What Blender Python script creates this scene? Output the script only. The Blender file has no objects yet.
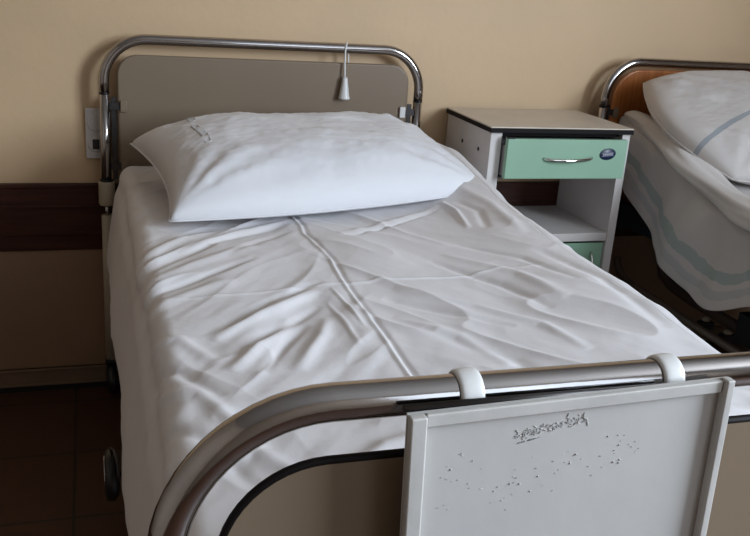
import bpy, bmesh, math, random
import numpy as np
from mathutils import Vector, Matrix

C = bpy.context.scene.collection
PI = math.pi
random.seed(4)

# ------------------------------------------------------------------ camera
W = 0.906          # post spacing of a bed
L = 2.035          # bed length
cam_data = bpy.data.cameras.new('camera')
cam_data.sensor_width = 36.0
cam_data.lens = 889.087 * 36.0 / 750.0
cam_data.clip_start = 0.02
cam = bpy.data.objects.new('camera', cam_data)
C.objects.link(cam)
F = Vector((0.29987641, 0.89957793, -0.3175432))
R = Vector((0.95343667, -0.29382817, 0.06799653))
U = Vector((0.03213496, 0.32314789, 0.94580272))
m = Matrix((R, U, -F)).transposed().to_4x4()
m.translation = Vector((-0.0379, -2.5395, 1.2675))
cam.matrix_world = m
bpy.context.scene.camera = cam

# ------------------------------------------------------------------ world, lights, exposure
wd = bpy.data.worlds.new('world')
bpy.context.scene.world = wd
wd.use_nodes = True
bg = wd.node_tree.nodes['Background']
bg.inputs['Color'].default_value = (0.72, 0.84, 1.0, 1)
bg.inputs['Strength'].default_value = 1.0
vs = bpy.context.scene.view_settings
vs.view_transform = 'Standard'
vs.look = 'None'
vs.gamma = 1.0
vs.use_curve_mapping = False
vs.exposure = 0.0


def area(name, loc, rot, sx, sy, power, col):
    l = bpy.data.lights.new(name, 'AREA')
    l.shape = 'RECTANGLE'
    l.size = sx
    l.size_y = sy
    l.energy = power
    l.color = col
    o = bpy.data.objects.new(name, l)
    C.objects.link(o)
    o.location = loc
    o.rotation_euler = rot
    return o


# daylight entering by the two window openings (in the right wall and in the wall behind the camera)
XR, YF, XL, ZC, YW = 2.8, -4.8, -1.6, 2.9, 0.056
area('window_light_right', (XR - 0.01, -3.2, 1.9), (PI / 2, 0, PI / 2), 1.5, 1.4, 178, (0.77, 0.885, 1.0))
area('window_light_front', (1.7, YF + 0.01, 1.9), (PI / 2, 0, 0), 1.2, 1.3, 9, (0.77, 0.885, 1.0))

# ------------------------------------------------------------------ materials


def new_mat(name):
    mt = bpy.data.materials.new(name)
    mt.use_nodes = True
    nt = mt.node_tree
    return mt, nt, nt.nodes['Principled BSDF']


def node(nt, t, **kw):
    n = nt.nodes.new(t)
    for k, v in kw.items():
        setattr(n, k, v)
    return n


def mat(name, col, rough=0.5, metal=0.0, var=0.12, scale=8.0, bump=0.0, bscale=80.0, sheen=0.0, coat=0.0, stretch=None, spec=None):
    mt, nt, b = new_mat(name)
    tc = node(nt, 'ShaderNodeTexCoord')
    mp = node(nt, 'ShaderNodeMapping')
    nt.links.new(tc.outputs['Object'], mp.inputs['Vector'])
    if stretch:
        mp.inputs['Scale'].default_value = stretch
    n = node(nt, 'ShaderNodeTexNoise')
    n.inputs['Scale'].default_value = scale
    n.inputs['Detail'].default_value = 5
    nt.links.new(mp.outputs['Vector'], n.inputs['Vector'])
    cr = node(nt, 'ShaderNodeValToRGB')
    cr.color_ramp.elements[0].position = 0.3
    cr.color_ramp.elements[1].position = 0.7
    cr.color_ramp.elements[0].color = tuple(c * (1 - var) for c in col) + (1,)
    cr.color_ramp.elements[1].color = tuple(min(1, c * (1 + var)) for c in col) + (1,)
    nt.links.new(n.outputs['Fac'], cr.inputs['Fac'])
    nt.links.new(cr.outputs['Color'], b.inputs['Base Color'])
    b.inputs['Roughness'].default_value = rough
    b.inputs['Metallic'].default_value = metal
    if spec is not None:
        b.inputs['Specular IOR Level'].default_value = spec
    if sheen:
        b.inputs['Sheen Weight'].default_value = sheen
        b.inputs['Sheen Roughness'].default_value = 0.4
    if coat:
        b.inputs['Coat Weight'].default_value = coat
    if bump:
        n2 = node(nt, 'ShaderNodeTexNoise')
        n2.inputs['Scale'].default_value = bscale
        n2.inputs['Detail'].default_value = 4
        nt.links.new(mp.outputs['Vector'], n2.inputs['Vector'])
        bp = node(nt, 'ShaderNodeBump')
        bp.inputs['Strength'].default_value = bump
        bp.inputs['Distance'].default_value = 0.002
        nt.links.new(n2.outputs['Fac'], bp.inputs['Height'])
        nt.links.new(bp.outputs['Normal'], b.inputs['Normal'])
    return mt


M = {}
M['wall'] = mat('wall_paint', (0.62, 0.435, 0.262), 0.55, var=0.06, scale=2.5, bump=0.35, bscale=35)
M['wall_low'] = mat('lower_wall_brown', (0.28, 0.17, 0.10), 0.5, var=0.08, scale=2.5, bump=0.35, bscale=35)
M['ceiling'] = mat('ceiling_paint', (0.36, 0.335, 0.31), 0.8, var=0.03)
M['wall_far'] = mat('brown_wall_paint', (0.26, 0.20, 0.15), 0.6, var=0.06, scale=2.5)
M['trim'] = mat('dark_varnished_wood', (0.050, 0.015, 0.009), 0.5, var=0.35, spec=0.3, scale=6, stretch=(1, 12, 14))
M['baseboard'] = mat('painted_baseboard', (0.17, 0.11, 0.066), 0.6, var=0.15, bump=0.3)
M['chrome'] = mat('worn_chrome', (0.43, 0.41, 0.41), 0.11, metal=1.0, var=0.12, scale=30, bump=0.03, bscale=220, stretch=(0.25, 1, 1))
M['chrome_bright'] = mat('bright_chrome', (0.75, 0.74, 0.72), 0.12, metal=1.0, var=0.05)
M['dark_steel'] = mat('dark_steel', (0.06, 0.055, 0.055), 0.4, metal=0.6, var=0.2)
M['brown_steel'] = mat('brown_painted_steel', (0.10, 0.07, 0.055), 0.45, var=0.15)
M['cream'] = mat('cream_paint', (0.42, 0.36, 0.27), 0.45, var=0.12, bump=0.2)
M['panel'] = mat('beige_laminate', (0.215, 0.160, 0.110), 0.36, var=0.03, scale=4, bump=0.05)
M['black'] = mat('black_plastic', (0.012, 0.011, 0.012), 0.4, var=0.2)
M['white_plastic'] = mat('white_plastic', (0.72, 0.71, 0.70), 0.35, var=0.03, scale=20)
M['cab_white'] = mat('white_laminate_with_grime', (0.66, 0.62, 0.60), 0.45, var=0.07, scale=9)
M['cab_top'] = mat('worn_light_laminate', (0.62, 0.545, 0.46), 0.38, var=0.05, scale=14)
M['green'] = mat('mint_green_laminate', (0.29, 0.475, 0.345), 0.38, var=0.05, scale=5)
M['navy'] = mat('navy_sticker', (0.012, 0.022, 0.06), 0.35, var=0.1)
M['pale_print'] = mat('pale_print', (0.33, 0.34, 0.42), 0.5, var=0.1)
M['dark_cab'] = mat('dark_edge_banding', (0.006, 0.004, 0.004), 0.6, var=0.2, spec=0.2)
M['slot_in'] = mat('cabinet_interior', (0.30, 0.28, 0.28), 0.6, var=0.05)
M['mattress'] = mat('mattress_cover', (0.40, 0.34, 0.24), 0.6, var=0.06)
M['dark_mattress'] = mat('dark_blue_mattress_cover', (0.012, 0.018, 0.026), 0.35, var=0.2)
M['stamp'] = mat('stamp_ink', (0.46, 0.45, 0.46), 0.8, var=0.25, scale=150)
M['ink'] = mat('faded_ink', (0.42, 0.41, 0.40), 0.8, var=0.3, scale=200)


def wood_mat():
    mt, nt, b = new_mat('orange_wood_veneer')
    tc = node(nt, 'ShaderNodeTexCoord')
    mp = node(nt, 'ShaderNodeMapping')
    mp.inputs['Scale'].default_value = (38, 10, 1.6)
    nt.links.new(tc.outputs['Object'], mp.inputs['Vector'])
    n = node(nt, 'ShaderNodeTexNoise')
    n.inputs['Scale'].default_value = 2.0
    n.inputs['Detail'].default_value = 6
    nt.links.new(mp.outputs['Vector'], n.inputs['Vector'])
    cr = node(nt, 'ShaderNodeValToRGB')
    cr.color_ramp.elements[0].position = 0.3
    cr.color_ramp.elements[1].position = 0.7
    cr.color_ramp.elements[0].color = (0.24, 0.070, 0.016, 1)
    cr.color_ramp.elements[1].color = (0.46, 0.160, 0.042, 1)
    nt.links.new(n.outputs['Fac'], cr.inputs['Fac'])
    nt.links.new(cr.outputs['Color'], b.inputs['Base Color'])
    b.inputs['Roughness'].default_value = 0.3
    return mt


M['wood'] = wood_mat()


def cloth_mat(name, col, band=None, weave=0.25):
    """white cotton: fine weave, slight soiling; band = (object axis, centre, half width, colour) list of printed stripes"""
    mt, nt, b = new_mat(name)
    tc = node(nt, 'ShaderNodeTexCoord')
    n = node(nt, 'ShaderNodeTexNoise')
    n.inputs['Scale'].default_value = 3.5
    n.inputs['Detail'].default_value = 4
    nt.links.new(tc.outputs['Object'], n.inputs['Vector'])
    cr = node(nt, 'ShaderNodeValToRGB')
    cr.color_ramp.elements[0].color = tuple(c * 0.95 for c in col) + (1,)
    cr.color_ramp.elements[1].color = tuple(min(1, c * 1.03) for c in col) + (1,)
    nt.links.new(n.outputs['Fac'], cr.inputs['Fac'])
    out = cr.outputs['Color']
    if band:
        uv = node(nt, 'ShaderNodeUVMap')
        sp = node(nt, 'ShaderNodeSeparateXYZ')
        nt.links.new(uv.outputs['UV'], sp.inputs[0])
        for (ax, c0, hw, bc, st) in band:
            n3 = node(nt, 'ShaderNodeTexNoise')
            n3.inputs['Scale'].default_value = 14
            nt.links.new(uv.outputs['UV'], n3.inputs['Vector'])
            ad = node(nt, 'ShaderNodeMath', operation='MULTIPLY_ADD')
            kj = 2.6 if name == 'white_sheet_with_green_band' else 0.9
            ad.inputs[1].default_value = hw * kj
            nt.links.new(n3.outputs['Fac'], ad.inputs[0])
            nt.links.new(sp.outputs[ax], ad.inputs[2])
            cm = node(nt, 'ShaderNodeMath', operation='COMPARE')
            cm.inputs[1].default_value = c0 + hw * kj * 0.5
            cm.inputs[2].default_value = hw
            nt.links.new(ad.outputs[0], cm.inputs[0])
            ml = node(nt, 'ShaderNodeMath', operation='MULTIPLY')
            ml.inputs[1].default_value = st
            nt.links.new(cm.outputs[0], ml.inputs[0])
            mx = node(nt, 'ShaderNodeMix', data_type='RGBA')
            nt.links.new(ml.outputs[0], mx.inputs[0])
            nt.links.new(out, mx.inputs[6])
            mx.inputs[7].default_value = bc + (1,)
            out = mx.outputs[2]
    nt.links.new(out, b.inputs['Base Color'])
    b.inputs['Roughness'].default_value = 0.75
    b.inputs['Specular IOR Level'].default_value = 0.25
    b.inputs['Sheen Weight'].default_value = 0.15
    n2 = node(nt, 'ShaderNodeTexNoise')
    n2.inputs['Scale'].default_value = 45
    n2.inputs['Detail'].default_value = 5
    nt.links.new(tc.outputs['Object'], n2.inputs['Vector'])
    bp = node(nt, 'ShaderNodeBump')
    bp.inputs['Strength'].default_value = weave
    bp.inputs['Distance'].default_value = 0.003
    nt.links.new(n2.outputs['Fac'], bp.inputs['Height'])
    nt.links.new(bp.outputs['Normal'], b.inputs['Normal'])
    return mt


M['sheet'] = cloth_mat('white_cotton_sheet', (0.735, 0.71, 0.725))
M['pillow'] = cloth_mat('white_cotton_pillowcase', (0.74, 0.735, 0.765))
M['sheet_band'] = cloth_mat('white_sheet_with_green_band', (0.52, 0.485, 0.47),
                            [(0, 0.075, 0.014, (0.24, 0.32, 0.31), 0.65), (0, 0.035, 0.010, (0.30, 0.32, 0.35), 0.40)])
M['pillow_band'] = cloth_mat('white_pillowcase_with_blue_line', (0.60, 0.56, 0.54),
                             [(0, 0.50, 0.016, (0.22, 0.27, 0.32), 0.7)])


def floor_mat():
    mt, nt, b = new_mat('brown_floor_tiles')
    tc = node(nt, 'ShaderNodeTexCoord')
    mp = node(nt, 'ShaderNodeMapping')
    mp.inputs['Location'].default_value = (0.105, 0.04, 0)
    nt.links.new(tc.outputs['Object'], mp.inputs['Vector'])
    br = node(nt, 'ShaderNodeTexBrick')
    br.offset = 0.0
    br.inputs['Color1'].default_value = (0.060, 0.024, 0.012, 1)
    br.inputs['Color2'].default_value = (0.075, 0.031, 0.015, 1)
    br.inputs['Mortar'].default_value = (0.02, 0.010, 0.006, 1)
    br.inputs['Scale'].default_value = 1.0
    br.inputs['Mortar Size'].default_value = 0.004
    br.inputs['Brick Width'].default_value = 0.3
    br.inputs['Row Height'].default_value = 0.3
    nt.links.new(mp.outputs['Vector'], br.inputs['Vector'])
    nt.links.new(br.outputs['Color'], b.inputs['Base Color'])
    b.inputs['Roughness'].default_value = 0.5
    return mt


M['floor'] = floor_mat()

# ------------------------------------------------------------------ mesh helpers


def link(name, bm, m_, parent=None, smooth=True, bevel=0.0, origin=None):
    me = bpy.data.meshes.new(name)
    bm.normal_update()
    bm.to_mesh(me)
    bm.free()
    if smooth:
        for p in me.polygons:
            p.use_smooth = True
    ob = bpy.data.objects.new(name, me)
    C.objects.link(ob)
    me.materials.append(m_)
    if parent is not None:
        ob.parent = parent
        ob.matrix_parent_inverse = Matrix.Identity(4)
    if bevel:
        bv = ob.modifiers.new('bevel', 'BEVEL')
        bv.width = bevel
        bv.segments = 3
        bv.limit_method = 'ANGLE'
        bv.angle_limit = math.radians(40)
        wn = ob.modifiers.new('wn', 'WEIGHTED_NORMAL')
        wn.keep_sharp = True
    return ob


def box(bm, x0, x1, y0, y1, z0, z1, mtx=None):
    vs_ = [bm.verts.new((x, y, z)) for x in (x0, x1) for y in (y0, y1) for z in (z0, z1)]
    for f in [(0, 1, 3, 2), (4, 6, 7, 5), (0, 4, 5, 1), (2, 3, 7, 6), (0, 2, 6, 4), (1, 5, 7, 3)]:
        bm.faces.new([vs_[i] for i in f])
    if mtx is not None:
        bmesh.ops.transform(bm, matrix=mtx, verts=vs_)
    return vs_


def boxo(name, dims, m_, parent=None, bevel=0.0, mtx=None):
    bm = bmesh.new()
    box(bm, *dims, mtx=mtx)
    return link(name, bm, m_, parent, smooth=bool(bevel), bevel=bevel)


def tube(bm, pts, r, n=20, caps=True, rads=None):
    pts = [Vector(p) for p in pts]
    rings = []
    t0 = (pts[1] - pts[0]).normalized()
    ref = Vector((0, 1, 0)) if abs(t0.y) < 0.9 else Vector((1, 0, 0))
    nrm = (ref - t0 * ref.dot(t0)).normalized()
    for i, p in enumerate(pts):
        if i == 0:
            t = t0
        elif i == len(pts) - 1:
            t = (pts[-1] - pts[-2]).normalized()
        else:
            t = ((pts[i + 1] - p).normalized() + (p - pts[i - 1]).normalized()).normalized()
        nrm = (nrm - t * nrm.dot(t)).normalized()
        bi = t.cross(nrm)
        rr = rads[i] if rads else r
        rings.append([bm.verts.new(p + (nrm * math.cos(a) + bi * math.sin(a)) * rr)
                      for a in [2 * PI * k / n for k in range(n)]])
    for a, b in zip(rings, rings[1:]):
        for k in range(n):
            bm.faces.new((a[k], a[(k + 1) % n], b[(k + 1) % n], b[k]))
    if caps:
        bm.faces.new(list(reversed(rings[0])))
        bm.faces.new(rings[-1])
    bmesh.ops.recalc_face_normals(bm, faces=bm.faces)


def tubeo(name, pts, r, m_, parent=None, n=20, rads=None):
    bm = bmesh.new()
    tube(bm, pts, r, n, rads=rads)
    return link(name, bm, m_, parent)


def lathe(bm, prof, centre, axis='z', n=24):
    """prof: list of (radius, height along axis)"""
    rings = []
    c = Vector(centre)
    for (r, h) in prof:
        ring = []
        for k in range(n):
            a = 2 * PI * k / n
            if axis == 'z':
                v = Vector((r * math.cos(a), r * math.sin(a), h))
            elif axis == 'x':
                v = Vector((h, r * math.cos(a), r * math.sin(a)))
            else:
                v = Vector((r * math.sin(a), h, r * math.cos(a)))
            ring.append(bm.verts.new(c + v))
        rings.append(ring)
    for a, b in zip(rings, rings[1:]):
        for k in range(n):
            bm.faces.new((a[k], a[(k + 1) % n], b[(k + 1) % n], b[k]))
    bm.faces.new(rings[0])
    bm.faces.new(rings[-1])
    bmesh.ops.recalc_face_normals(bm, faces=bm.faces)


def latheo(name, prof, centre, m_, parent=None, axis='z', n=24):
    bm = bmesh.new()
    lathe(bm, prof, centre, axis, n)
    return link(name, bm, m_, parent)


def prism_xz(bm, pts, y0, y1):
    a = [bm.verts.new((x, y0, z)) for x, z in pts]
    b = [bm.verts.new((x, y1, z)) for x, z in pts]
    bm.faces.new(a)
    bm.faces.new(list(reversed(b)))
    n = len(pts)
    for k in range(n):
        bm.faces.new((a[k], b[k], b[(k + 1) % n], a[(k + 1) % n]))
    bmesh.ops.recalc_face_normals(bm, faces=bm.faces)


def thing(name, label, cat, loc=(0, 0, 0), group=None):
    o = bpy.data.objects.new(name, None)
    o.empty_display_size = 0.05
    C.objects.link(o)
    o.location = loc
    return tag(o, label, cat, group)


def tag(o, label, cat, group=None):
    o['label'] = label
    o['category'] = cat
    if group:
        o['group'] = group
    return o


def struct(o):
    o['kind'] = 'structure'
    return o


# ------------------------------------------------------------------ the room
T = 0.12
struct(boxo('floor', (XL - T, XR + T, YF - T, YW + T, -0.1, 0.0), M['floor']))
struct(boxo('ceiling', (XL - T, XR + T, YF - T, YW + T, ZC, ZC + 0.1), M['ceiling']))
struct(boxo('wall_back', (XL - T, XR + T, YW, YW + T, 0, ZC), M['wall']))
struct(boxo('wall_left', (XL - T, XL, YF, YW, 0, ZC), M['wall_far']))


def wall_with_hole(name, horizontal, pos, a0, a1, h0, h1, z0, z1, sign):
    bm = bmesh.new()
    for (p, q, r_, s_) in ((a0, h0, 0, ZC), (h1, a1, 0, ZC), (h0, h1, 0, z0), (h0, h1, z1, ZC)):
        if horizontal:
            box(bm, p, q, min(pos, pos + sign * T), max(pos, pos + sign * T), r_, s_)
        else:
            box(bm, min(pos, pos + sign * T), max(pos, pos + sign * T), p, q, r_, s_)
    return struct(link(name, bm, M['wall_far'], smooth=False))


wall_with_hole('wall_right', False, XR, YF, YW, -3.98, -2.42, 1.17, 2.63, 1)
wall_with_hole('wall_front', True, YF, XL - T, XR + T, 1.07, 2.33, 1.22, 2.58, -1)


def window(name, horizontal, pos, h0, h1, z0, z1):
    bm = bmesh.new()
    w = 0.05
    mid = (h0 + h1) / 2
    for (p, q, r_, s_) in ((h0, h1, z0, z0 + w), (h0, h1, z1 - w, z1), (h0, h0 + w, z0 + w, z1 - w),
                           (h1 - w, h1, z0 + w, z1 - w), (mid - w / 2, mid + w / 2, z0 + w, z1 - w)):
        if horizontal:
            box(bm, p, q, pos - 0.05, pos, r_, s_)
        else:
            box(bm, pos, pos + 0.05, p, q, r_, s_)
    return struct(link(name, bm, M['white_plastic'], smooth=False))


window('window_1', False, XR + 0.02, -3.98, -2.42, 1.17, 2.63)
window('window_2', True, YF - 0.02, 1.07, 2.33, 1.22, 2.58)

# wooden rail on the back wall, running behind the beds: a board, and the shade under it put in as a thinner dark strip
bm = bmesh.new()
box(bm, XL, XR, YW - 0.016, YW, 0.488, 0.636)
box(bm, XL, XR, YW - 0.007, YW, 0.440, 0.4875)
box(bm, XL, XR, YW - 0.020, YW - 0.002, 0.570, 0.576)
box(bm, XL, XR, YW - 0.022, YW, 0.627, 0.638)
struct(link('trim_1', bm, M['trim'], smooth=False, bevel=0.002))
# darker brown layer on the wall below the rail
struct(boxo('trim_2', (XL, XR, YW - 0.0015, YW, 0.0, 0.4395), M['wall_low']))
# stepped baseboard
bm = bmesh.new()
box(bm, XL, XR, YW - 0.010, YW, 0.020, 0.072)
box(bm, XL, XR, YW - 0.016, YW, 0.064, 0.072)
box(bm, XL, XR, YW - 0.020, YW, 0.020, 0.027)
struct(link('baseboard_back', bm, M['baseboard'], smooth=False, bevel=0.002))

struct(boxo('contact_shade_strip', (XL, XR, YW - 0.012, YW, 0.0, 0.0198), M['black']))  # black strip painting the contact shade between baseboard and floor

# ------------------------------------------------------------------ wall socket behind the bed head
sk = thing('wall_socket', 'dull white double wall socket half hidden behind the left post of the nearer bed', 'socket', (-0.022, YW, 0.71))
boxo('plate', (-0.03, 0.034, -0.012, -0.0005, 0.0, 0.142), M['cab_white'], sk, 0.003)
for zc in (0.10, 0.042):
    bm = bmesh.new()
    lathe(bm, [(0.019, -0.0165), (0.021, -0.0165), (0.023, -0.0125), (0.023, -0.012)], (-0.003, 0, zc), 'y', 24)
    link('outlet_ring', bm, M['cab_white'], sk)
boxo('rocker_key', (-0.012, 0.006, -0.019, -0.0167, 0.028, 0.056), M['dark_steel'], sk, 0.001)

# ------------------------------------------------------------------ bed frames


def hoop_pts(x0, x1, y, zt, zb, r, nb=14):
    """centre line of an inverted U with rounded top corners"""
    P = [(x0, y, zb), (x0, y, zt - r)]
    for k in range(1, nb + 1):
        a = PI - (PI / 2) * k / nb
        P.append((x0 + r + r * math.cos(a), y, zt - r + r * math.sin(a)))
    n = 10
    for k in range(1, n):
        P.append((x0 + r + (x1 - x0 - 2 * r) * k / n, y, zt))
    for k in range(0, nb + 1):
        a = PI / 2 - (PI / 2) * k / nb
        P.append((x1 - r + r * math.cos(a), y, zt - r + r * math.sin(a)))
    P.append((x1, y, zb))
    return P


def panel_outline(x0, x1, z0, z1, r, nb=12):
    P = [(x0, z0)]
    for k in range(0, nb + 1):
        a = PI - (PI / 2) * k / nb
        P.append((x0 + r + r * math.cos(a), z1 - r + r * math.sin(a)))
    for k in range(0, nb + 1):
        a = PI / 2 - (PI / 2) * k / nb
        P.append((x1 - r + r * math.cos(a), z1 - r + r * math.sin(a)))
    P.append((x1, z0))
    return P


def end_board(parent, y, zt, r_bend, r_tube, panel_m, prefix, ptop, inset, pr, edge_r, edge_m, bottom=0.5):
    o = tubeo(prefix + '_hoop', hoop_pts(0, W, y, zt, 0.90, r_bend), r_tube, M['chrome'], parent, 28)
    out = panel_outline(inset, W - inset, bottom, ptop, pr)
    bm = bmesh.new()
    hw_ = edge_r - 0.0004
    prism_xz(bm, out, y - hw_, y + hw_)
    pn = link(prefix + '_panel', bm, panel_m, parent, smooth=False)
    tubeo('edge_trim', [(x, y, z) for x, z in out], edge_r, edge_m, pn, 10)
    for x in (0, W):
        p = tubeo('upright', [(x, y, 0.60), (x, y, 0.899)], r_tube * 0.985, M['chrome'], parent, 28)
        latheo('joint_ring', [(r_tube * 0.99, -0.0012), (r_tube * 1.03, -0.0008), (r_tube * 1.03, 0.0008), (r_tube * 0.99, 0.0012)],
               (x, y, 0.900), M['black'], p)
        c = latheo('collar', [(0.0150, -0.036), (0.021, -0.036), (0.0225, -0.030), (0.0225, 0.026), (0.0205, 0.032), (0.0125, 0.032)],
                   (x, y, 0.624), M['cream'], parent)
        latheo('collar_ring', [(0.0135, 0), (0.0185, 0), (0.0185, 0.004), (0.0135, 0.004)], (x, y, 0.6562), M['black'], c)
        tubeo('lift_rod', [(x, y, 0.54), (x, y, 0.60)], 0.0075, M['chrome'], parent, 14)
        lg = tubeo('leg', [(x, y, 0.115), (x, y, 0.558)], 0.0165, M['cream'], parent, 20)
        # caster
        fk = bmesh.new()
        box(fk, x - 0.018, x - 0.014, y - 0.02, y + 0.02, 0.045, 0.115)
        box(fk, x + 0.014, x + 0.018, y - 0.02, y + 0.02, 0.045, 0.115)
        box(fk, x - 0.018, x + 0.018, y - 0.02, y + 0.02, 0.106, 0.116)
        ck = link('caster_fork', fk, M['dark_steel'], parent, smooth=False)
        latheo('caster_wheel', [(0.01, -0.013), (0.045, -0.012), (0.05, -0.006), (0.05, 0.006), (0.045, 0.012), (0.01, 0.013)],
               (x, y, 0.05), M['black'], ck, 'x', 28)
        # brackets that hold the panel to the upright
        s = 1 if x == 0 else -1
        for zc in (ptop - 0.133, 0.70):
            cb = bmesh.new()
            xa, xb = sorted((x + s * r_tube * 0.9, x + s * (inset + 0.004)))
            box(cb, xa, xb, y - 0.009, y - 0.004, zc - 0.010, zc + 0.010)
            br = link('panel_bracket', cb, M['dark_steel'], parent, smooth=False)
            xa, xb = sorted((x + s * (inset + 0.001), x + s * (inset + 0.019)))
            boxo('bracket_cap', (xa, xb, y - 0.014, y - 0.0075, zc - 0.016, zc + 0.016), M['white_plastic'] if x else M['panel'], br, 0.002)
        xa, xb = sorted((x + s * (r_tube + 0.004), x + s * (inset - 0.008)))
        boxo('guide_strip', (xa, xb, y + 0.001, y + 0.008, 0.66, ptop - 0.11), M['dark_steel'], parent)
    return pn


def bed(name, label, loc, head_mat, frame_mat, rail_up=0.0, head_z=1.0468):
    b = thing(name, label, 'bed', loc, None)
    end_board(b, 0.0, head_z, 0.115, 0.0140, head_mat, 'head', 1.0 + rail_up * 0.4, 0.040 - rail_up * 0.2, 0.05 + rail_up, 0.0061, head_mat)
    end_board(b, -L, 0.9972, 0.107, 0.0131, M['panel'], 'foot', 0.9535, 0.0345, 0.072, 0.0034, M['dark_cab'])
    for x in (0.042 + rail_up * 0.5, W - 0.042 - rail_up * 0.5):
        boxo('side_rail', (x - 0.010, x + 0.010, -L + 0.018, -0.018, 0.50 + rail_up, 0.57 + rail_up), frame_mat, b, 0.003)
    bm = bmesh.new()
    for k in range(13):
        y = -0.12 - k * (L - 0.24) / 12
        box(bm, 0.0525, W - 0.0525, y - 0.03, y + 0.03, 0.552, 0.566)
    link('slat_base', bm, M['dark_steel'], b, smooth=False)
    for y in (-0.03, -L + 0.03):
        boxo('cross_rail', (0.0165, W - 0.0165, y - 0.012, y + 0.012, 0.50, 0.55), M['dark_steel'], b)
    return b


bed1 = bed('hospital_bed', 'nearer hospital bed with chrome hoops and plain beige-brown end panels', (0, 0, 0), M['panel'], M['cream'])
# round black bumper wheel on the left long side and its wire hook
bw = latheo('bumper_wheel', [(0.008, 0.010), (0.034, 0.010), (0.043, 0.004), (0.047, 0), (0.047, -0.010), (0.042, -0.015), (0.008, -0.015)],
            (-0.018, -1.08, 0.375), M['black'], bed1, 'x', 32)
latheo('wheel_rim', [(0.030, -0.0165), (0.036, -0.0175), (0.038, -0.0155), (0.030, -0.0148)], (-0.018, -1.08, 0.375), M['chrome'], bw, 'x', 32)
tubeo('wheel_axle', [(-0.010, -1.08, 0.375), (0.042, -1.08, 0.375)], 0.006, M['dark_steel'], bed1, 10)
tubeo('wheel_arm', [(0.042, -1.08, 0.365), (0.042, -1.08, 0.502)], 0.006, M['dark_steel'], bed1, 10)
tubeo('wire_hook', [(-0.020, -1.085, 0.42), (-0.024, -1.12, 0.452), (-0.018, -1.16, 0.470), (-0.014, -1.20, 0.468), (-0.0125, -1.212, 0.458), (-0.0125, -1.214, 0.440)],
      0.0022, M['black'], bed1, 8)

bed2 = bed('hospital_bed', 'farther hospital bed at the right edge with orange-brown wood veneer headboard', (1.539, -0.012, 0), M['wood'], M['dark_mattress'], 0.04, 1.044)
tubeo('lower_frame_tube', [(0.075, -0.10, 0.42), (0.072, -0.11, 0.40), (0.068, -0.14, 0.378), (0.062, -0.22, 0.366), (0.06, -0.5, 0.36), (0.06, -1.9, 0.36)],
      0.012, M['brown_steel'], bed2, 16)
tubeo('lower_frame_tube', [(0.275, -0.06, 0.55), (0.278, -0.06, 0.40), (0.283, -0.075, 0.345), (0.288, -0.12, 0.322), (0.29, -0.22, 0.312), (0.29, -0.6, 0.305), (0.29, -1.9, 0.30)],
      0.019, M['brown_steel'], bed2, 16)
for yy in (-0.37, -0.475):
    br = boxo('lever_bracket', (0.225, 0.275, yy - 0.014, yy + 0.014, 0.265, 0.292), M['dark_steel'], bed2, 0.003)
    latheo('pale_cap', [(0.003, 0.008), (0.009, 0.006), (0.014, 0.0), (0.012, -0.005), (0.003, -0.005)], (0.25, yy, 0.298), M['cream'], br)
boxo('motor_box', (0.16, 0.34, -0.80, -0.60, 0.33, 0.42), M['black'], bed2, 0.006)

# mattresses
mt1 = tag(boxo('mattress', (0.058, 0.895, -1.99, -0.045, 0.5675, 0.690), M['mattress'], None, 0.02),
          'cream mattress under the sheet of the nearer bed', 'mattress')


def smooth01(t):
    t = np.clip(t, 0, 1)
    return t * t * (3 - 2 * t)


# ------------------------------------------------------------------ bed sheets
def vnoise(x, y, seed):
    """smooth value noise, numpy"""
    rs = np.random.RandomState(seed)
    g = rs.rand(64, 64)
    xi = np.floor(x).astype(int)
    yi = np.floor(y).astype(int)
    fx = x - xi
    fy = y - yi
    fx = fx * fx * (3 - 2 * fx)
    fy = fy * fy * (3 - 2 * fy)
    a = g[xi % 64, yi % 64]
    b = g[(xi + 1) % 64, yi % 64]
    c = g[xi % 64, (yi + 1) % 64]
    d = g[(xi + 1) % 64, (yi + 1) % 64]
    return (a * (1 - fx) + b * fx) * (1 - fy) + (c * (1 - fx) + d * fx) * fy - 0.5


def ridge(X, Y, pts, w, amp, taper=True, wj=0.0):
    """raised (amp>0) or sunk fold along a polyline; a Catmull-like dense resample keeps it rounded"""
    P = np.array(pts, float)
    best = np.full(X.shape, 1e9)
    tt = np.zeros(X.shape)
    seg = np.linalg.norm(np.diff(P, axis=0), axis=1)
    tot = seg.sum()
    acc = 0
    for i in range(len(P) - 1):
        a, b = P[i], P[i + 1]
        d = b - a
        l2 = (d ** 2).sum()
        t = np.clip(((X - a[0]) * d[0] + (Y - a[1]) * d[1]) / l2, 0, 1)
        dx = X - (a[0] + t * d[0])
        dy = Y - (a[1] + t * d[1])
        dist = np.hypot(dx, dy)
        mk = dist < best
        best = np.where(mk, dist, best)
        tt = np.where(mk, (acc + t * seg[i]) / tot, tt)
        acc += seg[i]
    h = amp * np.exp(-(best / w) ** 2)
    if taper:
        h = h * np.clip(4 * tt * (1 - tt), 0.0, 1) ** 0.6
    return h


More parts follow.
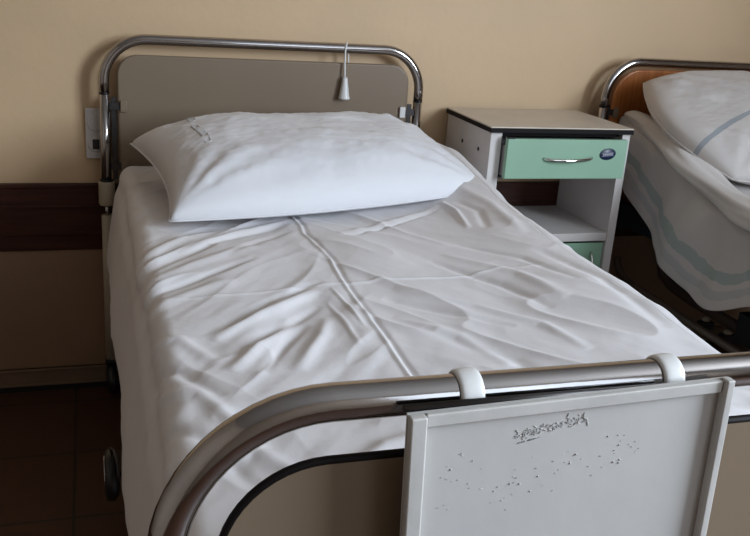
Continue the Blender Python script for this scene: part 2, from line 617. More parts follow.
FOLDS1 = [
    # diagonal pulls on the left half, from the left fold up towards the pillow
    ([(0.02, -0.93), (0.10, -0.80), (0.20, -0.70)], 0.022, 0.009),
    ([(0.03, -0.975), (0.129, -0.868), (0.213, -0.78), (0.37, -0.665)], 0.017, -0.007),
    ([(0.12, -0.86), (0.24, -0.735), (0.39, -0.62)], 0.018, 0.007),
    ([(0.20, -0.90), (0.30, -0.79), (0.37, -0.73)], 0.016, -0.005),
    ([(0.02, -1.03), (0.146, -0.925), (0.27, -0.84)], 0.022, 0.007),
    ([(0.02, -1.075), (0.146, -0.995), (0.26, -0.915)], 0.014, -0.007),
    ([(0.02, -1.14), (0.12, -1.06), (0.2, -1.02)], 0.022, 0.006),
    ([(0.15, -1.225), (0.251, -1.118), (0.36, -1.045)], 0.015, -0.007),
    ([(0.13, -1.27), (0.24, -1.17), (0.34, -1.085)], 0.017, 0.008),
    ([(0.15, -1.33), (0.25, -1.23), (0.33, -1.15)], 0.016, -0.006),
    ([(0.14, -1.385), (0.229, -1.265), (0.27, -1.2)], 0.018, 0.010),
    ([(0.185, -1.40), (0.25, -1.28), (0.29, -1.22)], 0.014, -0.008),
    ([(0.235, -1.40), (0.30, -1.28), (0.33, -1.20)], 0.018, 0.008),
    ([(0.02, -1.24), (0.08, -1.26), (0.13, -1.35)], 0.020, 0.007),
    ([(0.02, -1.32), (0.07, -1.36), (0.12, -1.46)], 0.018, -0.007),
    ([(0.02, -1.40), (0.09, -1.45), (0.15, -1.60)], 0.020, 0.009),
    ([(0.03, -1.50), (0.09, -1.57), (0.13, -1.68)], 0.018, -0.007),
    ([(0.05, -1.60), (0.14, -1.60), (0.22, -1.72)], 0.022, 0.009),
    ([(0.10, -1.52), (0.20, -1.50), (0.31, -1.56)], 0.025, -0.006),
    ([(0.20, -1.70), (0.30, -1.62), (0.38, -1.60)], 0.022, 0.008),
    ([(0.05, -1.78), (0.16, -1.76), (0.26, -1.84)], 0.022, 0.008),
    ([(0.08, -1.86), (0.2, -1.88), (0.34, -1.80)], 0.02, -0.006),
    # faint cross fold line from ironing
    ([(0.04, -1.09), (0.20, -1.085), (0.385, -1.06), (0.60, -1.05), (0.9, -1.04)], 0.006, 0.0022),
    # right half
    ([(0.46, -0.80), (0.60, -0.70), (0.768, -0.595)], 0.008, -0.0045),
    ([(0.46, -0.775), (0.60, -0.675), (0.768, -0.575)], 0.014, 0.004),
    ([(0.780, -0.56), (0.785, -0.65), (0.766, -0.772)], 0.010, 0.008),
    ([(0.81, -0.58), (0.83, -0.68), (0.80, -0.80)], 0.016, -0.006),
    ([(0.84, -0.50), (0.87, -0.66), (0.86, -0.86)], 0.022, 0.007),
    ([(0.60, -0.96), (0.69, -1.11), (0.73, -1.24)], 0.016, -0.006),
    ([(0.64, -0.93), (0.74, -1.08), (0.77, -1.22)], 0.02, 0.007),
    ([(0.70, -0.86), (0.79, -0.99), (0.83, -1.15)], 0.015, -0.005),
    ([(0.45, -1.13), (0.558, -1.232), (0.63, -1.30)], 0.016, -0.006),
    ([(0.48, -1.10), (0.60, -1.20), (0.68, -1.30), (0.70, -1.42)], 0.018, 0.007),
    ([(0.44, -1.22), (0.52, -1.32), (0.56, -1.44)], 0.02, 0.006),
    ([(0.47, -1.28), (0.57, -1.42), (0.60, -1.58)], 0.025, -0.006),
    ([(0.44, -1.5), (0.5, -1.62), (0.62, -1.72)], 0.025, 0.008),
    ([(0.60, -1.50), (0.72, -1.62), (0.85, -1.66)], 0.03, 0.009),
    ([(0.70, -1.50), (0.80, -1.56), (0.90, -1.58)], 0.02, -0.007),
    ([(0.84, -0.95), (0.88, -1.15), (0.87, -1.38)], 0.022, -0.007),
    ([(0.90, -0.75), (0.93, -1.0), (0.92, -1.3)], 0.02, 0.007),
    # creases beside the centre fold
    ([(0.367, -1.08), (0.375, -1.16), (0.379, -1.26)], 0.005, 0.0035),
    ([(0.345, -1.14), (0.352, -1.24), (0.35, -1.33)], 0.007, 0.003),
]
CREASE = [(0.398, -0.05), (0.399, -0.684), (0.388, -0.76), (0.394, -0.858), (0.402, -0.93), (0.397, -1.035), (0.396, -1.329), (0.392, -1.45), (0.393, -1.60), (0.395, -1.98)]


def heights1(X, Y):
    h = np.zeros_like(X)
    for pts, w, a in FOLDS1:
        h += ridge(X, Y, pts, w * FW, a * FA)
    # sharp standing crease: ridge with a thin valley on its left
    h += ridge(X, Y, CREASE, 0.0040, 0.0032, taper=False)
    h += ridge(X, Y, [(x + 0.008, y) for x, y in CREASE], 0.005, -0.0032, taper=False)
    h += ridge(X, Y, [(x - 0.03, y) for x, y in CREASE], 0.03, 0.0025, taper=False)
    # diagonal pulls by anisotropic noise, and gentle waves
    u = X * 0.64 + Y * 0.77
    v = -X * 0.77 + Y * 0.64
    left = 1 - smooth01((X - 0.33) / 0.14)
    h += left * (0.008 * vnoise(u * 4 + 7, v * 14 + 3, 1) + 0.0025 * vnoise(u * 9 + 2, v * 38 + 5, 2) + 0.0008 * vnoise(u * 19 + 2, v * 75 + 5, 8))
    u2 = -X * 0.55 + Y * 0.83
    v2 = X * 0.83 + Y * 0.55
    h += (1 - left) * (0.010 * vnoise(u2 * 4 + 1, v2 * 11 + 3, 3) + 0.0018 * vnoise(u2 * 8 + 2, v2 * 34 + 5, 4) + 0.0007 * vnoise(u2 * 18 + 2, v2 * 66 + 5, 9))
    h += (0.012 + 0.010 * (1 - left)) * vnoise(X * 4.6 + 9, Y * 3.4 + 4, 5)
    h += 0.0007 * vnoise(X * 42 + 9, Y * 30 + 4, 6)
    def rg(n_, p_):
        return np.clip(1 - 3.2 * np.abs(n_), 0, 1) ** p_
    pt = smooth01(vnoise(X * 3.3 + 2, Y * 3.3 + 8, 31) * 2 + 0.55)
    h += left * pt * 0.0050 * rg(vnoise(u * 5 + 3, v * 15 + 9, 32), 2.0)
    h += (1 - left) * pt * 0.0066 * rg(vnoise(u2 * 4 + 3, v2 * 13 + 9, 33), 2.0)
    h += (1 - pt) * 0.0026 * rg(vnoise(u * 9 + X * 4 + 3, v * 8 + 9, 34), 3.0)
    return h


FA = 0.88
FW = 0.64


def build_sheet(name, mat_, ns, nt_, prof, disp, uvf=None, thick=0.0012):
    """prof(s,t)->x,y,z arrays;  disp -> height along the surface normal"""
    s = np.linspace(0, 1, ns)
    t = np.linspace(0, 1, nt_)
    S, Tt = np.meshgrid(s, t, indexing='ij')
    X, Y, Z = prof(S, Tt)
    P = np.stack([X, Y, Z], -1)
    du = np.gradient(P, axis=0)
    dv = np.gradient(P, axis=1)
    N = np.cross(du, dv)
    N /= np.maximum(np.linalg.norm(N, axis=-1, keepdims=True), 1e-9)
    if N[ns // 2, nt_ // 2, 2] < 0:
        N = -N
    P = P + N * disp(X, Y, Z, S, Tt)[..., None]
    me = bpy.data.meshes.new(name)
    idx = np.arange(ns * nt_).reshape(ns, nt_)
    f = np.stack([idx[:-1, :-1], idx[1:, :-1], idx[1:, 1:], idx[:-1, 1:]], -1).reshape(-1, 4)
    n0 = P[:, :, :].reshape(-1, 3)
    me.from_pydata(n0.tolist(), [], f.tolist())
    if uvf is not None:
        uv = me.uv_layers.new(name='UVMap')
        A, B = uvf(S, Tt, P)
        arr = np.stack([A.reshape(-1), B.reshape(-1)], -1)
        li = np.zeros(len(me.loops), dtype=np.int32)
        me.loops.foreach_get('vertex_index', li)
        uv.data.foreach_set('uv', arr[li].astype(np.float32).reshape(-1))
    for p in me.polygons:
        p.use_smooth = True
    me.update()
    ob = bpy.data.objects.new(name, me)
    C.objects.link(ob)
    me.materials.append(mat_)
    bm_ = bmesh.new()
    bm_.from_mesh(me)
    bm_.normal_update()
    bm_.faces.ensure_lookup_table()
    mid = bm_.faces[len(bm_.faces) // 2]
    if mid.normal.z < 0:
        bmesh.ops.reverse_faces(bm_, faces=bm_.faces)
    bm_.to_mesh(me)
    bm_.free()
    for p in me.polygons:
        p.use_smooth = True
    sd = ob.modifiers.new('thickness', 'SOLIDIFY')
    sd.thickness = thick
    sd.offset = -1
    return ob


def sheet1_prof(S, Tt):
    # along the bed: t 0 -> head tuck, 1 -> foot tuck
    yh, yf, drop = -0.030, -1.998, 0.10
    total = drop * 2 + (yh - yf)
    d = Tt * total
    r = 0.03
    a = np.clip((d - (drop - r)) / (PI / 2 * r), 0, 1) * PI / 2
    b = np.clip((d - (total - drop - PI / 2 * r + r)) / (PI / 2 * r), 0, 1) * PI / 2
    Y = yh - r * (1 - np.cos(a)) - np.clip(d - (drop - r + PI / 2 * r), 0, yh - yf - 2 * r) - r * np.sin(b)
    zdrop = -(r * (1 - np.sin(a))) - np.clip(drop - r - d, 0, None) - r * (1 - np.cos(b)) - np.clip(d - (total - drop + r), 0, None)
    # head side slightly raised towards the right corner
    hx = np.exp(-((np.clip(-Y, 0, 9) - 0.05) / 0.62) ** 2)
    xl = 0.046 - 0.010 * smooth01((-Y - 1.3) / 0.5) - 0.006 * np.exp(-((Y + 0.03) / 0.28) ** 2)
    xr = 0.925 + 0.012 * np.exp(-((Y + 0.35) / 0.45) ** 2)
    # across: 0 left hem -> 1 right hem
    hl, hr, rc = 0.27, 0.27, 0.032
    wtop = xr - xl
    tot = hl + wtop + hr
    e = S * tot
    q = PI / 2 * rc
    ca = np.clip((e - (hl - rc)) / q, 0, 1) * PI / 2
    cb = np.clip((e - (tot - hr - q + rc)) / q, 0, 1) * PI / 2
    X = xl + rc * (1 - np.cos(ca)) + np.clip(e - (hl - rc + q), 0, wtop - 2 * rc) + rc * np.sin(cb)
    side_l = np.clip(hl - rc - e, 0, None)
    side_r = np.clip(e - (tot - hr + rc), 0, None)
    ztop = 0.708 + 0.016 * smooth01((X - 0.2) / 0.6) + hx * (0.080 * smooth01((X - 0.72) / 0.20)) - 0.008 * smooth01((-Y - 1.0) / 0.8)
    Z = ztop - rc * (1 - np.sin(ca)) - side_l - rc * (1 - np.cos(cb)) - side_r
    # side drapes hang outwards a little
    X = X - (0.014 * smooth01(side_l / 0.05) + 0.033 * smooth01(side_l / 0.24)) * (0.9 + 0.1 * np.sin(Y * 9)) + 0.035 * smooth01(side_r / 0.22)
    top = 1 - np.clip((side_l + side_r) * 8, 0, 1)
    Z = Z + np.where((side_l + side_r) > 0.02, 0, zdrop)
    Z = np.maximum(Z, 0.40)
    return X, Y, Z


def sheet1_disp(X, Y, Z, S, Tt):
    onside = smooth01((0.69 - Z) / 0.05)
    onside = np.where((X > 0.08) & (X < 0.90), 0, onside)
    h = heights1(X, Y) * (1 - onside)
    hs = 0.006 * vnoise(Y * 9 + 3, Z * 2 + 1, 11) + 0.004 * vnoise(Y * 22 + 3, Z * 5 + 1, 12)
    fade = smooth01((-Y - 0.035) / 0.05) * smooth01((1.995 + Y) / 0.03)
    return (h + hs * onside + 0.006) * (0.2 + 0.8 * fade)


s1 = build_sheet('bed_sheet', M['sheet'], 520, 800, sheet1_prof, sheet1_disp)
tag(s1, 'rumpled white sheet with a long centre crease spread over the nearer bed', 'sheet')


# ------------------------------------------------------------------ pillows
def pillow(name, mat_, BL, FL, FR, BR, thick, label, curve, seed, sag=0.0, stripe=False, nrm_bias=None, wr=1.0, pin=0.03, PE=0.48, rnd_=0.0, pinf=None):
    """corner points of the seam, soft body between them"""
    n = 110
    u = np.linspace(-1, 1, n)
    Ug, Vg = np.meshgrid(u, u, indexing='ij')   # U left->right, V front->back
    BL, FL, FR, BR = [np.array(p, float) for p in (BL, FL, FR, BR)]
    a = (Ug * np.sqrt(1 - rnd_ * Vg ** 2 / 2) + 1) / 2
    b = (Vg * np.sqrt(1 - rnd_ * Ug ** 2 / 2) + 1) / 2
    # edges bow inwards between pointed corners
    ap = a + pin * (1 - (2 * b - 1) ** 2) * (1 - 2 * a) * np.abs(1 - 2 * a)
    pf = pin if pinf is None else pinf
    bp = b + np.where(b < 0.5, pf, pin) * 0.9 * (1 - (2 * a - 1) ** 2) * (1 - 2 * b) * np.abs(1 - 2 * b)
    base = ((1 - ap) * (1 - bp))[..., None] * FL + (ap * (1 - bp))[..., None] * FR + ((1 - ap) * bp)[..., None] * BL + (ap * bp)[..., None] * BR
    nr = np.cross(FR - FL, BL - FL)
    nr = nr / np.linalg.norm(nr)
    if nrm_bias is not None:
        nr = np.array(nrm_bias, float)
        nr /= np.linalg.norm(nr)
    prof = (np.clip(1 - np.abs(Ug) ** 3.0, 0, 1) ** PE) * (np.clip(1 - np.abs(Vg) ** 3.2, 0, 1) ** PE)
    # cotton wrinkles fanning out of the corners and along the seams
    wn = 0.010 * vnoise(Ug * 5 + 20, Vg * 3 + 20, seed) + 0.004 * vnoise(Ug * 14 + 20 + Vg * 5, Vg * 8 + 20, seed + 1)
    wn = wn + 0.0022 * vnoise(Ug * 34 + 70, Vg * 26 + 70, seed + 5)
    for (cu, cv) in ((-1, -1), (1, -1), (-1, 1), (1, 1)):
        ang = np.arctan2(Vg - cv, Ug - cu)
        rad = np.hypot(Ug - cu, Vg - cv)
        wn = wn + 0.0032 * np.sin(ang * 15 + seed + cu) * np.exp(-((rad - 0.45) / 0.32) ** 2)
    edge = np.clip(1 - np.maximum(np.abs(Ug), np.abs(Vg)), 0, 1)
    wn = wn * wr * smooth01(edge * 5)
    up = thick * prof * curve + wn
    dn = -thick * prof * (1 - curve)
    topP = base + nr * up[..., None]
    botP = base + nr * dn[..., None]
    sg = sag * (1 - Ug ** 2) * (1 - Vg ** 2)
    topP[..., 2] -= sg
    botP[..., 2] -= sg
    verts = topP.reshape(-1, 3).tolist()
    idx = np.arange(n * n).reshape(n, n)
    bidx = idx + n * n
    inner = np.ones((n, n), bool)
    inner[0, :] = inner[-1, :] = inner[:, 0] = inner[:, -1] = False
    bidx = np.where(inner, bidx, idx)
    verts += botP.reshape(-1, 3).tolist()
    faces = []
    for i in range(n - 1):
        for j in range(n - 1):
            faces.append((idx[i, j], idx[i + 1, j], idx[i + 1, j + 1], idx[i, j + 1]))
            faces.append((bidx[i, j], bidx[i, j + 1], bidx[i + 1, j + 1], bidx[i + 1, j]))
    me = bpy.data.meshes.new(name)
    me.from_pydata(verts, [], [tuple(int(k) for k in f) for f in faces])
    uv = me.uv_layers.new(name='UVMap')
    ua = 0.25 + (b - 0.7 * a) if rnd_ else a
    fl = np.concatenate([np.stack([ua, b], -1).reshape(-1, 2)] * 2)
    li = np.zeros(len(me.loops), dtype=np.int32)
    me.loops.foreach_get('vertex_index', li)
    uv.data.foreach_set('uv', fl[li].astype(np.float32).reshape(-1))
    bm_ = bmesh.new()
    bm_.from_mesh(me)
    bmesh.ops.delete(bm_, geom=[v for v in bm_.verts if not v.link_faces], context='VERTS')
    bmesh.ops.recalc_face_normals(bm_, faces=bm_.faces)
    bm_.to_mesh(me)
    bm_.free()
    for p in me.polygons:
        p.use_smooth = True
    ob = bpy.data.objects.new(name, me)
    C.objects.link(ob)
    me.materials.append(mat_)
    tag(ob, label, 'pillow')
    # stitched seam along the border
    ring = [tuple(topP[i, 0]) for i in range(0, n, 3)] + [tuple(topP[n - 1, j]) for j in range(0, n, 3)] \
        + [tuple(topP[i, n - 1]) for i in range(n - 1, 0, -3)] + [tuple(topP[0, j]) for j in range(n - 1, 0, -3)]
    sm = tubeo('seam', ring + [ring[0]], 0.0022, mat_, ob, 8)
    return ob, topP, nr


p1, p1P, p1n = pillow('pillow', M['pillow'], (0.058, -0.20, 0.802), (0.114, -0.695, 0.736), (0.928, -0.500, 0.748), (0.90, -0.10, 0.800),
                      0.140, 'plump white pillow with pointed corners lying at the head of the nearer bed', 0.86, 3, nrm_bias=(0.0, 0.12, 1), pin=0.04, PE=0.42, pinf=-0.065)

# faded laundry stamp near the back left corner of the pillow
def pillow_stamp(P, parent):
    out = []
    def at(i, j):
        return Vector(P[int(i), int(j)])
    for grp in (((13, 70, 14, 56), (15, 69, 16, 55), (13, 70, 15, 69), (13.4, 64, 15.4, 63), (14, 56, 16, 55),
                 (14.2, 53, 16.2, 52), (14.2, 53, 14.8, 43), (16.2, 52, 16.8, 42), (14.8, 43, 16.8, 42), (14, 56, 14.2, 53)),
                ((15, 90, 17, 88), (15, 90, 15.4, 84), (15.4, 84, 17.2, 83), (17, 88, 17.2, 83))):
        bm = bmesh.new()
        for (i0, j0, i1, j1) in grp:
            a_, b_ = at(i0, j0), at(i1, j1)
            tube(bm, [a_.lerp(b_, k / 4) + Vector((0, -0.0004, 0.0002)) for k in range(5)], 0.0015, 6)
        o = link('laundry_stamp', bm, M['stamp'], parent)
        o['label'] = 'faded grey laundry stamp'
        out.append(o)
    return out


pillow_stamp(p1P, p1)

# ------------------------------------------------------------------ second bed: bedding


def top2(Y):
    return 0.685 + 0.185 * (1 - smooth01(-Y / 0.78))


mt2_bm = bmesh.new()
prof = []
for k in range(13):
    y = -0.035 - k * (1.93 / 12)
    prof.append((y, float(top2(np.array(y))) - 0.018))
lo = [mt2_bm.verts.new((1.632, y, max(0.578, z - 0.155))) for y, z in prof]
hi = [mt2_bm.verts.new((1.632, y, z)) for y, z in prof]
lo2 = [mt2_bm.verts.new((2.38, y, max(0.578, z - 0.155))) for y, z in prof]
hi2 = [mt2_bm.verts.new((2.38, y, z)) for y, z in prof]
for k in range(12):
    mt2_bm.faces.new((lo[k], lo[k + 1], hi[k + 1], hi[k]))
    mt2_bm.faces.new((lo2[k], hi2[k], hi2[k + 1], lo2[k + 1]))
    mt2_bm.faces.new((hi[k], hi[k + 1], hi2[k + 1], hi2[k]))
    mt2_bm.faces.new((lo[k], lo2[k], lo2[k + 1], lo[k + 1]))
mt2_bm.faces.new((lo[0], hi[0], hi2[0], lo2[0]))
mt2_bm.faces.new((lo[12], lo2[12], hi2[12], hi[12]))
bmesh.ops.recalc_face_normals(mt2_bm, faces=mt2_bm.faces)
tag(link('mattress', mt2_bm, M['dark_mattress'], None, smooth=False, bevel=0.012), 'dark mattress under the bedding of the farther bed, its head end raised', 'mattress')


def hem2(Y):
    """length of the hanging side"""
    return 0.135 + 0.065 * smooth01(-Y / 0.5) - 0.07 * smooth01((-Y - 0.66) / 0.2) + 0.006 * np.sin(Y * 9)


def sheet2_prof(S, Tt):
    yh, yf = -0.028, -1.99
    Y = yh + (yf - yh) * Tt
    xl, xr, rc = 1.585, 2.405, 0.035
    hem = hem2(Y)
    hl = hem + rc
    hr = 0.22
    wtop = xr - xl
    # parametrise so that the first third is always the hanging side
    tot = hl + wtop + hr
    e = np.where(S < 0.35, S / 0.35 * hl, hl + (S - 0.35) / 0.65 * (wtop + hr))
    q = PI / 2 * rc
    ca = np.clip((e - (hl - rc)) / q, 0, 1) * PI / 2
    cb = np.clip((e - (tot - hr - q + rc)) / q, 0, 1) * PI / 2
    X = xl + rc * (1 - np.cos(ca)) + np.clip(e - (hl - rc + q), 0, wtop - 2 * rc) + rc * np.sin(cb)
    sl = np.clip(hl - rc - e, 0, None)
    sr = np.clip(e - (tot - hr + rc), 0, None)
    Z = top2(Y) - rc * (1 - np.sin(ca)) - sl - rc * (1 - np.cos(cb)) - sr
    X = X - 0.035 * smooth01(sl / 0.3) + 0.02 * smooth01(sr / 0.2)
    # the cloth billows out along the hem
    X = X - 0.014 * np.sin(np.clip(sl / 0.3, 0, 1) * PI) * (1 + 0.6 * np.sin(Y * 11 + 1))
    return X, Y, Z


def sheet2_disp(X, Y, Z, S, Tt):
    side = smooth01((0.36 - S) / 0.05)
    h = 0.012 * vnoise(X * 6 + 30, Y * 7 + 30, 21) + 0.006 * vnoise(X * 16 + 30, Y * 15 + 30, 22)
    hs = 0.026 * vnoise(Y * 6 + 30, Z * 7 + 3 + Y * 3, 23) + 0.018 * vnoise(Y * 15 + 30, Z * 11 + 3 + Y * 6, 24)
    return h * (1 - side) * 0.9 + hs * side + 0.008


def sheet2_uv(S, Tt, P):
    Y = P[..., 1]
    hem = hem2(Y)
    return S / 0.35 * hem * 1.0, -Y


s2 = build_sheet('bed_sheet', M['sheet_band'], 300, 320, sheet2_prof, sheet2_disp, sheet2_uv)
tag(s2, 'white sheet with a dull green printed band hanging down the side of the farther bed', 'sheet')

# thick turned-back blanket edge lying along the left side of the farther bed
bm = bmesh.new()
pts, rads = [], []
for k in range(90):
    t = k / 89
    y = -0.07 - 1.85 * t
    wob = 0.010 * math.sin(t * 23) + 0.006 * math.sin(t * 51 + 1)
    r = (0.018 + 0.025 * min(1, t * 8) ** 0.7) * (1 + 0.10 * math.sin(t * 34 + 2))
    if k > 84:
        r *= 0.4 + 0.6 * (89 - k) / 5
    pts.append((1.603 + wob * 0.6 + 0.01 * min(1, t * 3), y, float(top2(np.array(y))) + 0.006 + r * 0.55))
    rads.append(r)
nseg = 44
rings = []
for i, (p, r) in enumerate(zip(pts, rads)):
    ring = []
    for a_ in range(nseg):
        an = 2 * PI * a_ / nseg
        rr = r * (1 + 0.10 * math.sin(an * 3 + i * 0.30) + 0.05 * math.sin(an * 5 - i * 0.17) + 0.03 * math.sin(an * 9 + i * 0.4))
        ring.append(bm.verts.new((p[0] + rr * 1.12 * math.cos(an), p[1], p[2] + rr * 0.80 * math.sin(an))))
    rings.append(ring)
for a_, b_ in zip(rings, rings[1:]):
    for k in range(nseg):
        bm.faces.new((a_[k], a_[(k + 1) % nseg], b_[(k + 1) % nseg], b_[k]))
bm.faces.new(rings[0])
bm.faces.new(rings[-1])
bmesh.ops.recalc_face_normals(bm, faces=bm.faces)
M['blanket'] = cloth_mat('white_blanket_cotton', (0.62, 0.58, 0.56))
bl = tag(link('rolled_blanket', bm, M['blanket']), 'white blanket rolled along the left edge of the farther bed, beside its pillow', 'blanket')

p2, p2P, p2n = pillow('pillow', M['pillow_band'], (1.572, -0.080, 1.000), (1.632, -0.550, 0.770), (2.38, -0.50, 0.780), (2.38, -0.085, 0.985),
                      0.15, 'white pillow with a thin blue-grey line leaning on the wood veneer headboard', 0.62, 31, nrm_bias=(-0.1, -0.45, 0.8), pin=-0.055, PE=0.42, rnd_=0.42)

# ------------------------------------------------------------------ bedside cabinet
KX0, KX1, KF, KB, KZ = 1.024, 1.470, -0.290, 0.036, 0.8790
cb = thing('bedside_cabinet', 'white bedside cabinet with mint green drawer and door between the two beds', 'cabinet', (KX0, KF, 0))
w_, d_ = KX1 - KX0, KB - KF
th = 0.018
boxo('top_board', (-0.007, w_ + 0.003, -0.010, d_, KZ - 0.004, KZ), M['cab_top'], cb, 0.0015)
boxo('top_edge', (-0.0075, w_ + 0.0035, -0.0105, d_, KZ - 0.017, KZ - 0.0042), M['dark_cab'], cb, 0.001)
zt_ = KZ - 0.0175
sp = boxo('side_panel', (0, th + 0.016, 0, d_, 0.03, zt_), M['cab_white'], cb, 0.001)
for (yy, zz) in ((0.075, 0.800), (0.195, 0.800)):
    latheo('screw_cap', [(0.002, -0.0022), (0.0055, -0.0018), (0.006, 0)], (0, yy, zz), M['black'], sp, 'x', 14)
sp = boxo('side_panel', (w_ - th - 0.008, w_, 0, d_, 0.03, zt_), M['cab_white'], cb, 0.001)
latheo('screw_cap', [(0.001, -0.002), (0.004, -0.0016), (0.0045, 0)], (w_ - 0.010, -0.0002, 0.832), M['black'], sp, 'y', 14)
boxo('upper_panel', (th + 0.0165, w_ - th - 0.0085, 0.02, d_ - 0.002, zt_ - 0.012, zt_ - 0.0005), M['dark_cab'], cb)
boxo('middle_shelf', (th + 0.0165, w_ - th - 0.0085, 0.003, d_ - 0.002, 0.535, 0.560), M['cab_white'], cb, 0.001)
boxo('bottom_shelf', (th + 0.0165, w_ - th - 0.0085, 0.003, d_ - 0.002, 0.045, 0.063), M['cab_white'], cb)
boxo('back_panel', (th + 0.0165, w_ - th - 0.0085, d_ - 0.008, d_ - 0.003, 0.0635, 0.5345), M['slot_in'], cb)
boxo('drawer_divider', (th + 0.0165, w_ - th - 0.0085, 0.03, d_ - 0.002, 0.722, 0.728), M['slot_in'], cb)
# drawer, pulled a little open
dr = boxo('drawer', (th + 0.020, w_ - th - 0.009, -0.034, -0.016, 0.737, 0.850), M['green'], cb, 0.0015)
boxo('drawer_box', (th + 0.022, w_ - th - 0.014, -0.0155, d_ - 0.06, 0.741, 0.828), M['slot_in'], dr)
hx = 0.5 * w_


def bow_handle(parent, p0, p1, out, r=0.0042, name='handle', mm=None):
    P0, P1 = Vector(p0), Vector(p1)
    pts_ = []
    for k in range(17):
        t = k / 16
        q_ = P0.lerp(P1, t)
        pts_.append(q_ + Vector(out) * (math.sin(PI * t) ** 0.5))
    return tubeo(name, pts_, r, mm or M['chrome_bright'], parent, 12)


bow_handle(dr, (hx - 0.069, -0.0340, 0.795), (hx + 0.084, -0.0340, 0.798), (0, -0.020, -0.003), 0.0048)
stk = latheo('sticker', [(0.001, -0.0009), (0.0192, -0.0009), (0.0200, 0)], (0, 0, 0), M['navy'], dr, 'y', 36)
stk.location = (hx + 0.134, -0.0341, 0.809)
stk.scale = (1.35, 1, 0.85)
stk.rotation_euler = (0, -0.10, 0)
# pale lettering, too small in the photo to read: five strokes on a wing shape
bm = bmesh.new()
for k in range(5):
    xx = -0.0115 + k * 0.0050
    box(bm, xx, xx + 0.0034, -0.0014, -0.0010, -0.0042, 0.0038)
    box(bm, xx + 0.0034, xx + 0.0050, -0.0014, -0.0010, -0.001, 0.0012)
box(bm, -0.0145, 0.0150, -0.0013, -0.0010, -0.0062, -0.0052)
box(bm, -0.0145, 0.0150, -0.0013, -0.0010, 0.0048, 0.0056)
lt = link('sticker_lettering', bm, M['pale_print'], stk, smooth=False)
boxo('runner', (th + 0.021, th + 0.040, -0.036, -0.008, 0.8505, 0.8540), M['black'], dr)
# lower door
dd = boxo('door', (th + 0.019, w_ - th - 0.011, 0.010, 0.016, 0.07, 0.527), M['green'], cb, 0.001)
bow_handle(dd, (w_ - 0.068, 0.010, 0.497), (w_ - 0.064, 0.010, 0.375), (0.0, -0.020, 0.0), 0.0036)
for x in (0.03, w_ - 0.03):
    for y in (0.04, d_ - 0.04):
        latheo('foot', [(0.012, 0.0), (0.016, 0.004), (0.016, 0.026), (0.010, 0.0295)], (x, y, 0.0), M['black'], cb)

# ------------------------------------------------------------------ bell pull over the head hoop
HX, HY, HZ = 0.668, 0.0, 1.0468
PS = 1.2
pull = thing('pull_cord_switch', 'small white pull cord handle dangling from the head hoop of the nearer bed', 'pull cord', (HX, HY - 0.02, 0.905))
rr = 0.0132 + 0.0024
P = [(0.020, 0.036, 0.055), (0.018, 0.035, 0.100)]
for k in range(11):
    a = -0.15 * PI + (1.15 * PI) * k / 10
    P.append((0.016 - 0.017 * k / 10, 0.02 + rr * math.cos(a), HZ - 0.905 + rr * math.sin(a)))
P += [(-0.001, 0.02 - rr - 0.0005, 0.10), (0.0, 0.001, 0.07), (0.001, 0.0, 0.048)]
tubeo('cord', P, 0.0027, M['white_plastic'], pull, 10)
latheo('pull_handle', [(a_ * PS, b_) for a_, b_ in [(0.001, 0.062), (0.0055, 0.061), (0.0070, 0.055), (0.0075, 0.048), (0.0078, 0.045), (0.0086, 0.040), (0.0125, 0.008), (0.0142, 0.003), (0.0142, 0.0), (0.010, -0.0025), (0.001, -0.003)]],
       (0.001, 0, 0), M['white_plastic'], pull)

# ------------------------------------------------------------------ board hooked over the foot hoop
M['board'] = mat('scuffed_pale_grey_paint', (0.53, 0.515, 0.50), 0.42, var=0.05, scale=7, bump=0.12, bscale=60)
M['board_frame'] = mat('scuffed_frame_paint', (0.54, 0.52, 0.50), 0.4, var=0.07, scale=16, bump=0.15, bscale=90)
bd = thing('chart_board', 'pale grey scuffed metal chart board hooked over the foot hoop of the nearer bed', 'board', (0.1512, -2.0580, 0.9975))
bd.rotation_euler = (0, -math.radians(1.7), 0)
BW, BH = 0.2465, 0.33
boxo('panel', (0.0, BW, -0.002, 0.0, -BH, 0.0), M['board'], bd)
boxo('frame_strip', (0.0, 0.0115, -0.010, -0.0022, -BH, 0.0), M['board_frame'], bd, 0.0015)
boxo('frame_strip', (BW - 0.0066, BW + 0.0, -0.0105, -0.0022, -BH, 0.0015), M['board_frame'], bd, 0.0012)
boxo('frame_strip', (0.0118, BW - 0.0070, -0.0065, -0.0022, -0.0095, 0.0), M['board_frame'], bd, 0.0012)
boxo('frame_strip', (0.0118, BW - 0.0070, -0.0065, -0.0022, -BH, -BH + 0.0095), M['board_frame'], bd, 0.0012)
# back rod of the board, seen just above its top edge
rod = tubeo('back_rod', [(-0.001, 0.0032, 0.0015), (BW - 0.05, 0.0032, -0.0040)], 0.0027, M['dark_steel'], bd, 10)
# faded writing: a smudged line of illegible pencil marks, and paint specks
rnd = random.Random(11)
bm = bmesh.new()


def mark(bm, x0, z0, x1, z1, r=0.00045):
    a_, b_ = Vector((x0, -0.0022, z0)), Vector((x1, -0.0022, z1))
    tube(bm, [a_, a_.lerp(b_, 0.5) + Vector((rnd.uniform(-1, 1) * 0.0006, 0, rnd.uniform(-1, 1) * 0.0006)), b_], r, 5)


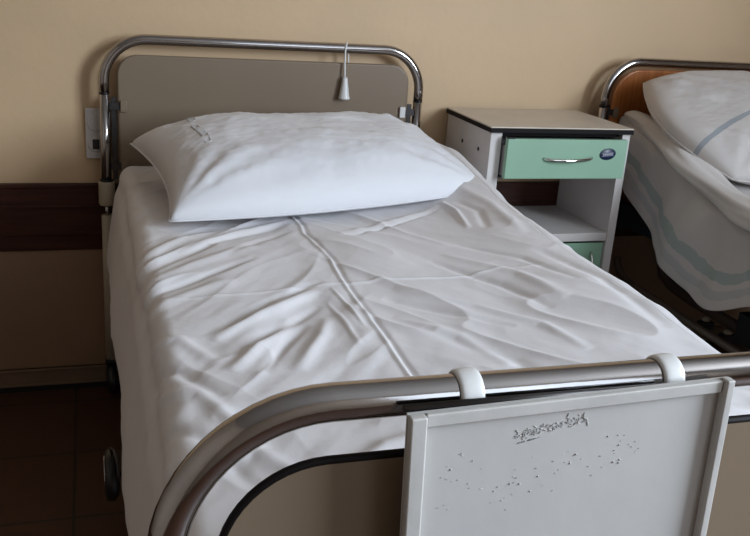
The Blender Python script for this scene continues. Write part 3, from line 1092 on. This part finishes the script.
for k in range(120):
    t = rnd.random()
    x = 0.080 + 0.052 * t + rnd.uniform(-0.001, 0.001)
    z = -0.0265 + 0.0065 * t + rnd.gauss(0, 0.0017)
    ln = rnd.uniform(0.0008, 0.0028)
    an = rnd.uniform(0, PI)
    mark(bm, x, z, x + ln * math.cos(an), z + ln * math.sin(an), rnd.uniform(0.0002, 0.0004))
for k in range(26):
    t = rnd.random()
    mark(bm, 0.080 + 0.018 * t, -0.0325 + 0.003 * t, 0.081 + 0.018 * t + 0.001, -0.0318 + 0.003 * t, 0.0003)
mark(bm, 0.1325, -0.0195, 0.1345, -0.0252, 0.0004)
wr_ = link('faded_writing', bm, M['ink'], bd)
wr_['label'] = 'faded illegible pencil line'
bm = bmesh.new()
for k in range(70):
    cx_, cz_ = rnd.choice([(0.045, -0.045), (0.06, -0.065), (0.09, -0.06), (0.075, -0.075), (0.13, -0.045), (0.155, -0.04), (0.17, -0.055), (0.11, -0.055), (0.03, -0.065)])
    x, z = cx_ + rnd.gauss(0, 0.010), cz_ + rnd.gauss(0, 0.007)
    if k % 5 == 0:
        bmesh.ops.create_uvsphere(bm, u_segments=6, v_segments=4, radius=rnd.uniform(0.0005, 0.0009), matrix=Matrix.Translation((x, -0.0021, z)))
    else:
        mark(bm, x, z, x + rnd.uniform(0.0005, 0.002), z + rnd.uniform(-0.0003, 0.0005), rnd.uniform(0.00015, 0.0003))
bm2 = link('paint_scuffs', bm, M['ink'], bd)


def hook(x):
    bm = bmesh.new()
    # closed section (width along x, rounded thickness), swept over the tube
    ri, hw, tk = 0.0135, 0.0086, 0.0030
    cy, cz = 0.0230, -0.0003 - x * math.sin(math.radians(1.7))
    path = []
    for k in range(25):
        a = math.radians(35 + 145 * k / 24)          # from the back, over the top, to the front
        path.append((cy + ri * math.cos(a), cz + ri * math.sin(a), math.cos(a), math.sin(a)))
    path.append((cy - ri, cz - 0.006, -1, 0))
    path.append((cy - ri, cz - 0.020, -1, 0))
    sec = []
    for k in range(17):
        t = -1 + 2 * k / 16
        sec.append((t * hw, tk * (0.40 + 0.60 * (1 - abs(t) ** 3) ** 0.5)))
    sec = [(-hw, 0.0)] + sec + [(hw, 0.0)]
    rings = []
    for (y, z, ny, nz) in path:
        rings.append([bm.verts.new((x + sx, y + ny * so, z + nz * so)) for sx, so in sec])
    n = len(sec)
    for a_, b_ in zip(rings, rings[1:]):
        for k in range(n):
            bm.faces.new((a_[k], a_[(k + 1) % n], b_[(k + 1) % n], b_[k]))
    bm.faces.new(rings[0])
    bm.faces.new(list(reversed(rings[-1])))
    bmesh.ops.recalc_face_normals(bm, faces=bm.faces)
    return link('hook', bm, M['white_plastic'], bd)


for x, dz in ((0.0505, 0), (0.2095, 0)):
    hook(x)
